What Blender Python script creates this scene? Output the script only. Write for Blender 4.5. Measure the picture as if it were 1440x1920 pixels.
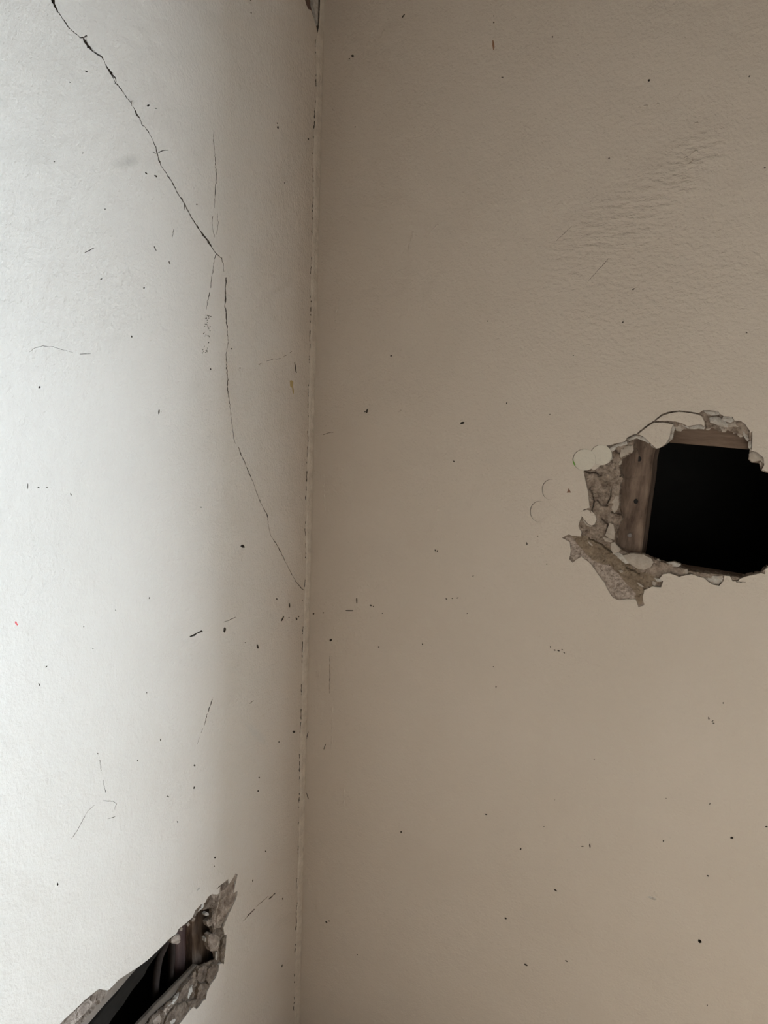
import bpy, math, random
import numpy as np
from mathutils import Vector, Matrix, noise
from mathutils.geometry import delaunay_2d_cdt

for o in list(bpy.data.objects):
    bpy.data.objects.remove(o)
random.seed(7)
scene = bpy.context.scene
C = scene.collection

# ------------------------------------------------------------------ camera
# world: the corner is the line x=0,y=0; the right wall is the plane y=0 (room at y<0),
# the left wall the plane x=0 (room at x>0); z up, floor at 0.
PW, PH, FPX = 1440.0, 1920.0, 1442.0
YAW, PITCH, ROLL = math.radians(-28.0), math.radians(-12.5), math.radians(2.6)
CAM = Vector((0.795, -1.20, 1.52))
def cam_axes():
    cy, sy, cp, sp = math.cos(YAW), math.sin(YAW), math.cos(PITCH), math.sin(PITCH)
    f = Vector((sy*cp, cy*cp, sp)); r = Vector((cy, -sy, 0)); u = r.cross(f)
    cr, sr = math.cos(ROLL), math.sin(ROLL)
    return r*cr + u*sr, u*cr - r*sr, f
AR, AU, AF = cam_axes()
cd = bpy.data.cameras.new('camera'); cam = bpy.data.objects.new('camera', cd); C.objects.link(cam)
cd.sensor_fit = 'VERTICAL'; cd.sensor_height = 36.0; cd.lens = 36.0*FPX/PH
cd.clip_start = 0.02; cd.clip_end = 100
cam.matrix_world = Matrix(((AR.x, AU.x, -AF.x, CAM.x), (AR.y, AU.y, -AF.y, CAM.y), (AR.z, AU.z, -AF.z, CAM.z), (0, 0, 0, 1)))
scene.camera = cam

# ------------------------------------------------------------------ light
scene.view_settings.view_transform = 'Standard'
scene.view_settings.look = 'None'
scene.view_settings.gamma = 1.0
scene.view_settings.use_curve_mapping = False
scene.view_settings.exposure = 0.0
w = bpy.data.worlds.new('overcast_sky'); scene.world = w; w.use_nodes = True
bg = w.node_tree.nodes['Background']; bg.inputs[0].default_value = (0.75, 0.87, 1.0, 1); bg.inputs[1].default_value = 0.6

RW, RD, RH = 3.0, 4.2, 2.75            # room width (x), depth (-y), height
WIN1 = (1.05, 1.8, 0.5, 1.65)         # window in the right wall: x0,x1,z0,z1
POWER1, COL1 = 200.0, (0.550, 0.760, 1.0)
def area(name, loc, rot, sx, sy, power, col):
    l = bpy.data.lights.new(name, 'AREA'); l.shape = 'RECTANGLE'; l.size = sx; l.size_y = sy
    l.energy = power; l.color = col
    o = bpy.data.objects.new(name, l); C.objects.link(o); o.location = loc; o.rotation_euler = rot
    return o
area('window_daylight', ((WIN1[0]+WIN1[1])/2, 0.17, (WIN1[2]+WIN1[3])/2), (-math.pi/2, 0, 0),
     WIN1[1]-WIN1[0]-.02, WIN1[3]-WIN1[2]-.02, POWER1, COL1)

# ------------------------------------------------------------------ materials
def mat(name, col, rough=0.8, noise_amt=0.0, noise_scale=20.0, col2=None, bumps=(), stretch=None, spec=0.3, stains_and_shade=()):
    """procedural material in object space; bumps = [(scale, distance, detail)], colour mixed to col2 by noise"""
    m = bpy.data.materials.new(name); m.use_nodes = True
    nt = m.node_tree; N = nt.nodes; L = nt.links
    b = N['Principled BSDF']; b.inputs['Roughness'].default_value = rough
    b.inputs['Specular IOR Level'].default_value = spec
    tc = N.new('ShaderNodeTexCoord'); src = tc.outputs['Object']
    if stretch:
        mp = N.new('ShaderNodeMapping'); mp.inputs['Scale'].default_value = stretch
        L.new(src, mp.inputs['Vector']); vec = mp.outputs[0]
    else:
        vec = src
    out = None
    if col2:
        n = N.new('ShaderNodeTexNoise'); n.inputs['Scale'].default_value = noise_scale; n.inputs['Detail'].default_value = 6
        n.inputs['Roughness'].default_value = 0.62
        L.new(vec, n.inputs['Vector'])
        cr = N.new('ShaderNodeValToRGB'); cr.color_ramp.elements[0].position = .5-noise_amt; cr.color_ramp.elements[1].position = .5+noise_amt
        cr.color_ramp.elements[0].color = (*col, 1); cr.color_ramp.elements[1].color = (*col2, 1)
        L.new(n.outputs['Fac'], cr.inputs[0]); out = cr.outputs[0]
    for (c, rad, ang, scol, amt) in stains_and_shade:      # dirty smears, and a shadow line put into the colour: elliptical, broken up by noise
        mp = N.new('ShaderNodeMapping'); mp.vector_type = 'TEXTURE'
        mp.inputs['Location'].default_value = c; mp.inputs['Rotation'].default_value = ang; mp.inputs['Scale'].default_value = rad
        L.new(src, mp.inputs['Vector'])
        ln = N.new('ShaderNodeVectorMath'); ln.operation = 'LENGTH'; L.new(mp.outputs[0], ln.inputs[0])
        mr = N.new('ShaderNodeMapRange'); mr.interpolation_type = 'SMOOTHSTEP'
        mr.inputs[1].default_value = 1.0; mr.inputs[2].default_value = 0.1; mr.inputs[3].default_value = 0; mr.inputs[4].default_value = amt
        L.new(ln.outputs['Value'], mr.inputs[0])
        nz = N.new('ShaderNodeTexNoise'); nz.inputs['Scale'].default_value = 60; nz.inputs['Detail'].default_value = 5; L.new(src, nz.inputs['Vector'])
        mul = N.new('ShaderNodeMath'); mul.operation = 'MULTIPLY'; L.new(mr.outputs[0], mul.inputs[0]); L.new(nz.outputs['Fac'], mul.inputs[1])
        mx = N.new('ShaderNodeMix'); mx.data_type = 'RGBA'; L.new(mul.outputs[0], mx.inputs[0])
        if out: L.new(out, mx.inputs[6])
        else: mx.inputs[6].default_value = (*col, 1)
        mx.inputs[7].default_value = (*scol, 1); out = mx.outputs[2]
    if out: L.new(out, b.inputs['Base Color'])
    else: b.inputs['Base Color'].default_value = (*col, 1)
    prev = None
    for bp in bumps:
        sc, dist, det = bp[:3]
        n = N.new('ShaderNodeTexNoise'); n.inputs['Scale'].default_value = sc; n.inputs['Detail'].default_value = det
        if len(bp) > 3 and bp[3].get('stretch'):
            mp = N.new('ShaderNodeMapping'); mp.inputs['Scale'].default_value = bp[3]['stretch']
            mp.inputs['Rotation'].default_value = bp[3].get('rot', (0, 0, 0))
            L.new(src, mp.inputs['Vector']); L.new(mp.outputs[0], n.inputs['Vector'])
        else:
            L.new(vec, n.inputs['Vector'])
        h = n.outputs['Fac']
        if len(bp) > 3 and bp[3].get('mask'):
            c, rad, ang = bp[3]['mask']
            mp = N.new('ShaderNodeMapping'); mp.vector_type = 'TEXTURE'
            mp.inputs['Location'].default_value = c; mp.inputs['Rotation'].default_value = ang; mp.inputs['Scale'].default_value = rad
            L.new(src, mp.inputs['Vector'])
            ln = N.new('ShaderNodeVectorMath'); ln.operation = 'LENGTH'; L.new(mp.outputs[0], ln.inputs[0])
            mr = N.new('ShaderNodeMapRange'); mr.interpolation_type = 'SMOOTHSTEP'
            mr.inputs[1].default_value = 1.0; mr.inputs[2].default_value = 0.2; mr.inputs[3].default_value = 0; mr.inputs[4].default_value = 1
            L.new(ln.outputs['Value'], mr.inputs[0])
            mul = N.new('ShaderNodeMath'); mul.operation = 'MULTIPLY'; L.new(h, mul.inputs[0]); L.new(mr.outputs[0], mul.inputs[1]); h = mul.outputs[0]
        bn = N.new('ShaderNodeBump'); bn.inputs['Strength'].default_value = 1.0; bn.inputs['Distance'].default_value = dist
        L.new(h, bn.inputs['Height'])
        if prev: L.new(prev, bn.inputs['Normal'])
        prev = bn.outputs[0]
    if prev: L.new(prev, b.inputs['Normal'])
    return m

# ------------------------------------------------------------------ pixel -> place on a wall
def ray(px, py):
    return AR*((px-PW/2)/FPX) - AU*((py-PH/2)/FPX) + AF
def on(side, px, py, dep=0.0):
    """point of the photograph on a wall at a depth behind its face -> wall coordinates (u along the wall from the corner, v up)"""
    d = ray(px, py)
    if side == 'R':
        t = (dep - CAM.y)/d.y; return ((CAM.x + d.x*t), (CAM.z + d.z*t))
    t = (-dep - CAM.x)/d.x; return (-(CAM.y + d.y*t), (CAM.z + d.z*t))
def wpt(side, u, v, dep):
    return (u, dep, v) if side == 'R' else (-dep, -u, v)

PAINT_A, PAINT_B = (0.515, 0.410, 0.318), (0.555, 0.445, 0.35)
pc = on('R', 1150, 430); pd = on('R', 1200, 560); pe = on('R', 1290, 310); lf = on('L', 190, 600)
sm = on('L', 238, 303); sm2 = on('L', 50, 280); shade_line = on('L', 480, 1375)
PAINT_R = mat('painted_plaster', PAINT_A, .62, .22, 3.0, PAINT_B,
    bumps=[(9, .006, 2), (60, .0019, 3), (230, .0012, 3), (800, .0004, 2),
           (70, .0045, 4, {'mask': ((pc[0], 0, pc[1]), (.18, 1, .075), (0, math.radians(-38), 0)), 'stretch': (.45, 1, 1.7), 'rot': (0, math.radians(38), 0)}),
           (130, .0022, 3, {'mask': ((pd[0], 0, pd[1]), (.30, 1, .22), (0, 0, 0)), 'stretch': (.7, 1, 1.3), 'rot': (0, math.radians(20), 0)}),
           (75, .0050, 3, {'mask': ((pe[0], 0, pe[1]), (.08, 1, .05), (0, math.radians(-50), 0)), 'stretch': (.6, 1, 1.5), 'rot': (0, math.radians(25), 0)})])
PAINT_L = mat('painted_plaster_by_window', PAINT_A, .62, .22, 3.0, PAINT_B,
    bumps=[(9, .006, 2), (60, .0019, 3), (230, .0012, 3), (800, .0004, 2),
           (110, .0022, 3, {'mask': ((0, -lf[0], lf[1]), (1, .22, .16), (0, 0, 0))})],
    stains_and_shade=[((0, -sm[0], sm[1]), (1, .035, .010), (math.radians(22), 0, 0), (.30, .235, .175), .8),
            ((0, -sm2[0], sm2[1]), (1, .06, .03), (0, 0, 0), (.40, .325, .25), .45),
            ((0, -shade_line[0], shade_line[1]), (1, .012, .075), (math.radians(42), 0, 0), (.40, .36, .31), .45)])  # last one: faint diagonal shadow line painted into the wall colour
CRUSHED = mat('crushed_fresh_paint', (.55, .465, .36), .7, .2, 60, (.59, .50, .39), bumps=[(230, .0009, 3)])
BROWN = mat('brown_crumbling_plaster', (.080, .050, .032), .95, .17, 80, (.215, .153, .108), bumps=[(240, .0022, 5), (90, .003, 4)])
EDGE = mat('broken_plaster_edge', (.33, .262, .205), .95, .2, 160, (.52, .45, .38), bumps=[(400, .0012, 4)])
UNDER = mat('bare_undercoat', (.145, .095, .065), .95, .16, 75, (.36, .268, .20), bumps=[(240, .0022, 5), (90, .003, 4)])
DUSTY = mat('brown_scar_undercoat', (.155, .102, .062), .95, .2, 90, (.265, .188, .125), bumps=[(200, .0014, 5)])
GRIT = mat('gritty_render', (.235, .168, .125), .95, .12, 190, (.43, .33, .262), bumps=[(330, .002, 5)])
PALE = mat('pale_plaster_lump', (.32, .248, .19), .9, .2, 120, (.42, .335, .262), bumps=[(300, .0008, 4)])
WOODV = mat('weathered_stud', (.070, .039, .025), .85, .16, 26, (.20, .13, .088), bumps=[(70, .0015, 5)], stretch=(3.2, 3, .7))
WOODH = mat('weathered_lath', (.095, .055, .034), .85, .2, 26, (.19, .122, .08), bumps=[(80, .0012, 5)], stretch=(.6, .6, 4))
WOODD = mat('dark_stained_board', (.06, .03, .024), .8, .2, 24, (.10, .055, .042), bumps=[(90, .0008, 4)], stretch=(3, 3, .5))
GREYB = mat('grey_painted_batten', (.135, .096, .068), .8, .2, 40, (.18, .13, .095), bumps=[(120, .0004, 3)], spec=.1)
DEEPSHADE = mat('deep_shade', (.02, .017, .015), .95, .2, 10, (.03, .025, .022), spec=.05)  # shade inside the hollows and nail holes, put into a near-black colour
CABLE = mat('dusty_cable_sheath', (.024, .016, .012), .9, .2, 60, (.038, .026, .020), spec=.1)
RUST = mat('rusty_nail', (.10, .055, .035), .7, .2, 200, (.2, .17, .15))
DARKCRACK = mat('dark_crack', (.075, .052, .036), .95, .2, 120, (.12, .088, .062))  # darker brown for crack and chip rims and the plaster body behind
FLOORM = mat('brown_floorboards', (.2, .13, .08), .5, .2, 6, (.26, .17, .10), stretch=(6, .6, 1))
CEIL = mat('ceiling_paint', (.16, .115, .075), .8)
PARTN = mat('bounce_partition_paint', (.82, .65, .50), .7)  # pale, for the added partition that bounces window light
FAR = mat('brown_room_panelling', (.12, .08, .05), .7)
FRAME = mat('window_frame_paint', (.7, .68, .64), .4)

# ------------------------------------------------------------------ mesh helpers
def link(name, verts, faces, mats, parent=None, midx=None, smooth=False):
    me = bpy.data.meshes.new(name); me.from_pydata(verts, [], faces)
    for m in (mats if isinstance(mats, (list, tuple)) else [mats]): me.materials.append(m)
    if midx is not None: me.polygons.foreach_set('material_index', midx)
    if smooth: me.polygons.foreach_set('use_smooth', [True]*len(faces))
    me.update()
    o = bpy.data.objects.new(name, me); C.objects.link(o)
    if parent: o.parent = parent
    return o
def structure(o, label, cat):
    o['kind'] = 'structure'; o['label'] = label; o['category'] = cat; return o
def boxv(x0, x1, y0, y1, z0, z1):
    v = [(x, y, z) for x in (x0, x1) for y in (y0, y1) for z in (z0, z1)]
    return v, [(0, 1, 3, 2), (4, 6, 7, 5), (0, 4, 5, 1), (2, 3, 7, 6), (0, 2, 6, 4), (1, 5, 7, 3)]
def merge(parts):
    V, F = [], []
    for v, f in parts:
        k = len(V); V += v; F += [tuple(i+k for i in q) for q in f]
    return V, F

def crumble(poly, step=1.6, amp=0.7, seed=0, closed=True):
    """resample an outline and roughen it (pixel units)"""
    out = []; n = len(poly)
    for i in range(n if closed else n-1):
        a, b = poly[i], poly[(i+1) % n]
        L = math.hypot(b[0]-a[0], b[1]-a[1]); k = max(1, int(L/step))
        for j in range(k):
            t = j/k; out.append((a[0]+(b[0]-a[0])*t, a[1]+(b[1]-a[1])*t))
    res = []
    for x, y in out:
        nx = noise.noise((x*.21, y*.21, seed)) + .6*noise.noise((x*.6, y*.6, seed+9))
        ny = noise.noise((x*.21, y*.21, seed+4.7)) + .6*noise.noise((x*.6, y*.6, seed+14))
        res.append((x+nx*amp, y+ny*amp))
    return res
def slit(pts, k=1.0, seed=0):
    """polyline [(x,y,width)] in pixels -> thin closed outline, finely wavering"""
    P = []
    for a, b in zip(pts, pts[1:]):
        L = math.hypot(b[0]-a[0], b[1]-a[1]); n = max(1, int(L/3.0))
        for j in range(n):
            t = j/n; P.append([a[i]+(b[i]-a[i])*t for i in range(3)])
    P.append(list(pts[-1]))
    for q in P[1:-1]:
        q[0] += 1.3*noise.noise((q[0]*.3, q[1]*.3, seed)); q[1] += 1.0*noise.noise((q[0]*.3, q[1]*.3, seed+3))
        q[2] *= max(.2, 1 + 1.1*noise.noise((q[0]*.17, q[1]*.17, seed+8)) + .7*noise.noise((q[0]*.5, q[1]*.5, seed+2)))
    Lf, Rt = [], []
    for i, q in enumerate(P):
        a = P[max(0, i-1)]; b = P[min(len(P)-1, i+1)]
        dx, dy = b[0]-a[0], b[1]-a[1]; L = math.hypot(dx, dy) or 1
        h = max(.14, q[2]*.5*k)
        Lf.append((q[0]-dy/L*h, q[1]+dx/L*h)); Rt.append((q[0]+dy/L*h, q[1]-dx/L*h))
    return Lf + Rt[::-1]
def blob(x, y, rx, ry, ang=0, n=9, seed=0):
    rr = random.Random(seed + int(x*13+y*7)); a0 = math.radians(ang); out = []
    for i in range(n):
        t = 2*math.pi*i/n; k = rr.uniform(.75, 1.2)
        X, Y = rx*k*math.cos(t), ry*k*math.sin(t)
        out.append((x+X*math.cos(a0)-Y*math.sin(a0), y+X*math.sin(a0)+Y*math.cos(a0)))
    return out
def disc(x, y, rx, ry, n=40):
    return [(x+rx*math.cos(2*math.pi*i/n), y+ry*math.sin(2*math.pi*i/n)) for i in range(n)]

def sheet(outer, holes, extra=()):
    """triangulate outer minus holes (wall coordinates) -> verts2d, triangles, border edges of the holes"""
    V, F = [], []
    for poly in [outer] + holes:
        if sum(p[0]*q[1]-q[0]*p[1] for p, q in zip(poly, poly[1:]+poly[:1])) < 0: poly = poly[::-1]
        k = len(V); V += [Vector(p) for p in poly]; F.append(list(range(k, k+len(poly))))
    V += [Vector(p) for p in extra]
    vo, eo, fo, ov, oe, of = delaunay_2d_cdt(V, [], F, 0, 1e-7)
    keep = [f for f, src in zip(fo, of) if 0 in src and len(src) == 1]
    out = []; cnt = {}
    for f in keep:
        a, b, c = (vo[i] for i in f)
        if (b.x-a.x)*(c.y-a.y)-(b.y-a.y)*(c.x-a.x) < 0: f = f[::-1]
        out.append(tuple(f))
        for i in range(3):
            e = (f[i], f[(i+1) % 3]); cnt[e] = 1
    border = [e for e in cnt if (e[1], e[0]) not in cnt]
    return [(p.x, p.y) for p in vo], out, border

def wall_skin(side, name, outer, holes_px, holes_uv, rim, mats, nbig=1):
    holes = [[on(side, *p) for p in h] for h in holes_px] + holes_uv
    V2, T, B = sheet(outer, holes)
    us = [p[0] for p in outer]; vs = [p[1] for p in outer]
    lim = (min(us), max(us), min(vs), max(vs))
    def outerp(p): return min(abs(p[0]-lim[0]), abs(p[0]-lim[1]), abs(p[1]-lim[2]), abs(p[1]-lim[3])) < 1e-5
    verts = [wpt(side, u, v, 0) for u, v in V2]; faces = list(T); midx = [0]*len(T); m2 = {}
    def back(i):
        if i not in m2:
            m2[i] = len(verts); verts.append(wpt(side, *V2[i], rim))
        return m2[i]
    mids = np.array([((V2[a][0]+V2[b][0])/2, (V2[a][1]+V2[b][1])/2) for a, b in B])
    near = np.full(len(B), 1e9)
    for h in holes[:nbig]+holes_uv: near = np.minimum(near, nearest(mids[:, 0], mids[:, 1], h)[0])
    for (a, b), nd in zip(B, near):
        if outerp(V2[a]) and outerp(V2[b]): continue
        faces.append((b, a, back(a), back(b))); midx.append(1 if nd < 1e-5 else 2)     # clean break, or darker crack
    if side == 'L': faces = [f[::-1] for f in faces]
    return link(name, verts, faces, mats, None, midx)

def inpoly(X, Y, poly):
    ins = np.zeros(X.shape, bool); n = len(poly)
    for i in range(n):
        x0, y0 = poly[i]; x1, y1 = poly[(i+1) % n]
        if y0 == y1: continue
        c = ((y0 > Y) != (y1 > Y)) & (X < (x1-x0)*(Y-y0)/(y1-y0)+x0); ins ^= c
    return ins
def nearest(X, Y, poly):
    best = np.full(X.shape, 1e9); bx = np.zeros(X.shape); by = np.zeros(X.shape); n = len(poly)
    for i in range(n):
        x0, y0 = poly[i]; x1, y1 = poly[(i+1) % n]; dx, dy = x1-x0, y1-y0; q = dx*dx+dy*dy or 1e-12
        t = np.clip(((X-x0)*dx+(Y-y0)*dy)/q, 0, 1); cx, cy = x0+t*dx, y0+t*dy
        d = (X-cx)**2+(Y-cy)**2; m = d < best; best[m] = d[m]; bx[m] = cx[m]; by[m] = cy[m]
    return np.sqrt(best), bx, by

def rough_bed(side, name, outline_px, opening_px, controls, step, amp, thick, mats, parent, margin=.006, matfun=None, grooves=()):
    """the broken layer under the paint: a height field with crumbs over the outline (+margin), cut by the opening and given thickness there"""
    O = [on(side, *p) for p in outline_px]; H = [on(side, *p, .010) for p in opening_px]
    CT = [(*on(side, p[0], p[1], p[2]*.001), p[2]*.001) for p in controls]
    us = [p[0] for p in O]; vs = [p[1] for p in O]
    gu = np.arange(min(us)-margin, max(us)+margin+step, step); gv = np.arange(min(vs)-margin, max(vs)+margin+step, step)
    X, Y = np.meshgrid(gu, gv, indexing='ij')
    rngl = np.random.default_rng(3)
    X = X + rngl.uniform(-.25, .25, X.shape)*step; Y = Y + rngl.uniform(-.25, .25, Y.shape)*step
    dO, _, _ = nearest(X, Y, O); near = inpoly(X, Y, O) | (dO < margin)
    inH = inpoly(X, Y, H); dH, hx, hy = nearest(X, Y, H)
    snap = (dH < step*.62); X = np.where(snap, hx, X); Y = np.where(snap, hy, Y)
    ok = near & (~inH | snap)
    nu, nv = X.shape; idx = -np.ones(X.shape, int); verts = []; V2 = []
    D = np.zeros(X.shape); Wt = np.zeros(X.shape)
    for cu, cv, cdp in CT:
        wgt = 1/((X-cu)**2+(Y-cv)**2+1e-5)**1.5; D += wgt*cdp; Wt += wgt
    D /= Wt
    for g in grooves:                      # cracks torn into the bare plaster
        G = [on(side, *p, .004) for p in crumble(g, 3, 2.4, 6, False)]
        gd = np.full(X.shape, 1e9)
        for (x0, y0), (x1, y1) in zip(G, G[1:]):
            dx, dy = x1-x0, y1-y0; q = dx*dx+dy*dy or 1e-12
            t = np.clip(((X-x0)*dx+(Y-y0)*dy)/q, 0, 1); gd = np.minimum(gd, np.hypot(X-x0-t*dx, Y-y0-t*dy))
        D += .006*np.exp(-(gd/.0009)**2)
    for i in range(nu):
        for j in range(nv):
            if ok[i, j]:
                u, v = X[i, j], Y[i, j]
                n1 = noise.fractal((u*55, v*55, 1.3), .9, 2.1, 5); n2 = noise.noise((u*190, v*190, 5.1)); n3 = noise.noise((u*420, v*420, 8.8))
                ridg = abs(noise.noise((u*120, v*95, 2.2)))
                d = D[i, j] + amp*(n1*1.1 + n2*.55 + n3*.4 - ridg*1.1)
                edge = min(1, dO[i, j]/.004)
                d = max(d, .0010 if edge > .5 else .0014)
                idx[i, j] = len(verts); verts.append(wpt(side, u, v, d)); V2.append((u, v, d))
    faces = []; cnt = {}
    for i in range(nu-1):
        for j in range(nv-1):
            q = (idx[i, j], idx[i+1, j], idx[i+1, j+1], idx[i, j+1])
            if min(q) >= 0:
                c = (X[i, j]+X[i+1, j+1])/2, (Y[i, j]+Y[i+1, j+1])/2
                if snap[i, j] and snap[i+1, j] and snap[i+1, j+1] and snap[i, j+1]: continue
                faces.append(q)
                for k in range(4): cnt[(q[k], q[(k+1) % 4])] = 1
    border = [e for e in cnt if (e[1], e[0]) not in cnt]; m2 = {}
    def back(k):
        if k not in m2:
            u, v, d = V2[k]; jit = .0025*noise.noise((u*260, v*260, d*900))
            m2[k] = len(verts); verts.append(wpt(side, u+jit, v-jit, max(d+.002, thick+.003*noise.noise((u*90, v*90, 4)))))
        return m2[k]
    nb = len(faces)
    for a, b in border: faces.append((b, a, back(a), back(b)))
    midx = None
    if matfun:
        midx = [0]*len(faces)
        for k in range(nb):
            p = [V2[i] for i in faces[k]]
            midx[k] = matfun(sum(q[0] for q in p)/4, sum(q[1] for q in p)/4)
    if side == 'L': faces = [f[::-1] for f in faces]
    return link(name, verts, faces, mats, parent, midx, smooth=False)

def lump(side, name, poly_px, dep, thick, mats, parent, bulge=1.0, rough=.5, tilt=(0, 0), seed=0, jag=.5, step=.0025, resample=2.0):
    """a broken piece: outline seen in the photograph, its front at a depth (mm), thick (mm) behind it, domed and rough"""
    dep *= .001; thick *= .001
    pp = crumble(poly_px, resample, jag, seed) if jag > 0 else poly_px
    P = [on(side, *p, dep) for p in pp]
    us = [p[0] for p in P]; vs = [p[1] for p in P]; cu, cv = sum(us)/len(us), sum(vs)/len(vs)
    gu = np.arange(min(us), max(us), step); gv = np.arange(min(vs), max(vs), step)
    ext = []
    if len(gu) and len(gv):
        X, Y = np.meshgrid(gu, gv); d, _, _ = nearest(X, Y, P); k = inpoly(X, Y, P) & (d > step*.45)
        ext = list(zip(X[k].tolist(), Y[k].tolist()))
    V2, T, B = sheet(P, [], ext)
    XA = np.array([p[0] for p in V2]); YA = np.array([p[1] for p in V2]); dd, _, _ = nearest(XA, YA, P); mx = max(dd.max(), 1e-6)
    verts = []
    for (u, v), q in zip(V2, dd):
        t = min(1, q/mx); dome = (1-(1-t)**2)*bulge*.001
        h = rough*.001*(noise.noise((u*150+seed, v*150, seed)) + .6*noise.noise((u*420, v*420, seed)))
        verts.append(wpt(side, u, v, dep - dome + h + tilt[0]*(u-cu) + tilt[1]*(v-cv)))
    faces = list(T); midx = [0]*len(T); m2 = {}
    n0 = len(V2)
    for e in B:
        for i in e:
            if i not in m2:
                m2[i] = len(verts); u, v = V2[i]
                verts.append(wpt(side, u, v, dep + thick + tilt[0]*(u-cu) + tilt[1]*(v-cv)))
    for a, b in B: faces.append((b, a, m2[a], m2[b])); midx.append(1 if isinstance(mats, (list, tuple)) else 0)
    if side == 'L': faces = [f[::-1] for f in faces]
    return link(name, verts, faces, mats, parent, midx, smooth=False)

def beam(side, name, quad_px, dep, thick, m, parent, seg=14, wob=.0012, seed=0, bevel=.0025, sag=0.0):
    """a timber: its front face is a quad given by photograph corners at a depth, slightly worn edges, thick behind"""
    q = [on(side, *p, dep) for p in quad_px]      # a,b along one long side, c,d back along the other
    a, b, c, d = [Vector(p) for p in q]
    rows = [(0, bevel), (.0, 0), (1, 0), (1, bevel)]
    verts, faces = [], []
    prof = [(-.0, thick), (0, bevel), (.05, 0), (.35, .0), (.65, 0), (.95, 0), (1, bevel), (1, thick)]
    for i in range(seg+1):
        t = i/seg; p0 = a.lerp(b, t); p1 = d.lerp(c, t)
        for s, dz in prof:
            p = p0.lerp(p1, s)
            wv = wob*noise.noise((t*7+seed, s*3, seed)); pu = wob*noise.noise((t*11+seed, s*2, seed+5))
            verts.append(wpt(side, p.x+pu, p.y+pu, dep+dz+wv+sag*math.sin(math.pi*s)))
    n = len(prof)
    for i in range(seg):
        for j in range(n-1):
            k = i*n+j; faces.append((k, k+n, k+n+1, k+1))
        faces.append((i*n, i*n+n-1, (i+1)*n+n-1, (i+1)*n))
    faces.append(tuple(range(n))); faces.append(tuple(seg*n+j for j in reversed(range(n))))
    o = link(name, verts, faces, m, parent)
    import bmesh
    bm = bmesh.new(); bm.from_mesh(o.data); bmesh.ops.recalc_face_normals(bm, faces=bm.faces); bm.to_mesh(o.data); bm.free()
    return o
def tube(name, pts, rad, m, parent=None, n=10):
    verts, faces = [], []; P = [Vector(p) for p in pts]
    for i, p in enumerate(P):
        t = (P[min(i+1, len(P)-1)]-P[max(i-1, 0)]).normalized()
        s = t.cross(Vector((1, .2, .1))).normalized(); r2 = t.cross(s)
        r = rad[i] if isinstance(rad, (list, tuple)) else rad
        for k in range(n):
            a = 2*math.pi*k/n; verts.append(tuple(p + s*(r*math.cos(a)) + r2*(r*math.sin(a))))
    for i in range(len(P)-1):
        for k in range(n): faces.append((i*n+k, i*n+(k+1) % n, (i+1)*n+(k+1) % n, (i+1)*n+k))
    faces.append(tuple(range(n))[::-1]); faces.append(tuple((len(P)-1)*n+k for k in range(n)))
    return link(name, verts, faces, m, parent, smooth=True)
def backing(side, outer, outline_px, extra_uv, m, parent):
    # the plaster body behind the paint, seen only inside cracks and chips
    V2, T, B = sheet(outer, [[on(side, *p) for p in outline_px]] + extra_uv)
    f = [t[::-1] if side == 'L' else t for t in T]
    return link('plaster_body', [wpt(side, u, v, .010) for u, v in V2], f, m, parent)
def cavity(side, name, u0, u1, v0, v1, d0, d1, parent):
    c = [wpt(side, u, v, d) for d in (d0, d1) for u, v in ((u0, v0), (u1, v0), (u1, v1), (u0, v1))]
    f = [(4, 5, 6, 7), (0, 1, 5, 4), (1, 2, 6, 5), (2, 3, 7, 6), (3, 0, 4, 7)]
    return link(name, c, f, DEEPSHADE, parent)
def Z1(pts): return [(960+x/3.0, 740+y/3.0) for x, y in pts]
def Z2(pts): return [(1040+x*220/1440, 780+y*220/1440) for x, y in pts]
def ZA(pts): return [(90+x/3.692, 1620+y/3.692) for x, y in pts]
def ZB(pts): return [(300+x/8.47, 1630+y/8.47) for x, y in pts]
def ZD(pts): return [(250+x/8.0, 1780+y/8.0) for x, y in pts]

# ================================================================== RIGHT WALL
P1R = Z1([(280,805),(320,785),(340,792),(385,797),(390,775),(372,740),(380,715),(392,688),(385,664),(405,645),(437,636),(425,540),(412,480),(403,435),(410,412),
    (440,415),(460,425),(480,415),(500,395),(520,385),(545,385),(558,360),(558,330),(545,300),(530,287),(560,280),(630,265),(650,240),(680,225),(702,217),
    (760,170),(800,145),(840,110),(880,97),(940,88),(1000,95),(1050,103),(1075,88),(1110,88),(1160,95),(1170,108),(1190,120),(1240,125),(1250,145),(1290,150),(1310,165),
    (1335,200),(1340,215),(1352,205),(1350,300),(1345,315),(1380,325),(1415,355),(1418,395),(1405,425),(1440,432),(1520,440),(1600,470),(1640,600),(1630,800),(1580,930),
    (1440,972),(1425,985),(1425,1010),(1400,1005),(1330,1020),(1285,1035),(1270,1050),(1240,1050),(1225,1020),(1195,1018),(1190,1050),(1165,1075),(1130,1070),(1100,1050),
    (1080,1030),(1050,1025),(1010,1010),(985,1015),(940,1025),(890,1005),(850,1010),(830,1035),(850,1050),(840,1085),(790,1080),(745,1100),(735,1140),(745,1185),(710,1195),
    (695,1150),(650,1150),(600,1155),(570,1145),(545,1110),(520,1060),(490,1020),(450,960),(430,940),(390,910),(340,945),(322,925),(330,880),(325,830)])
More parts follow.
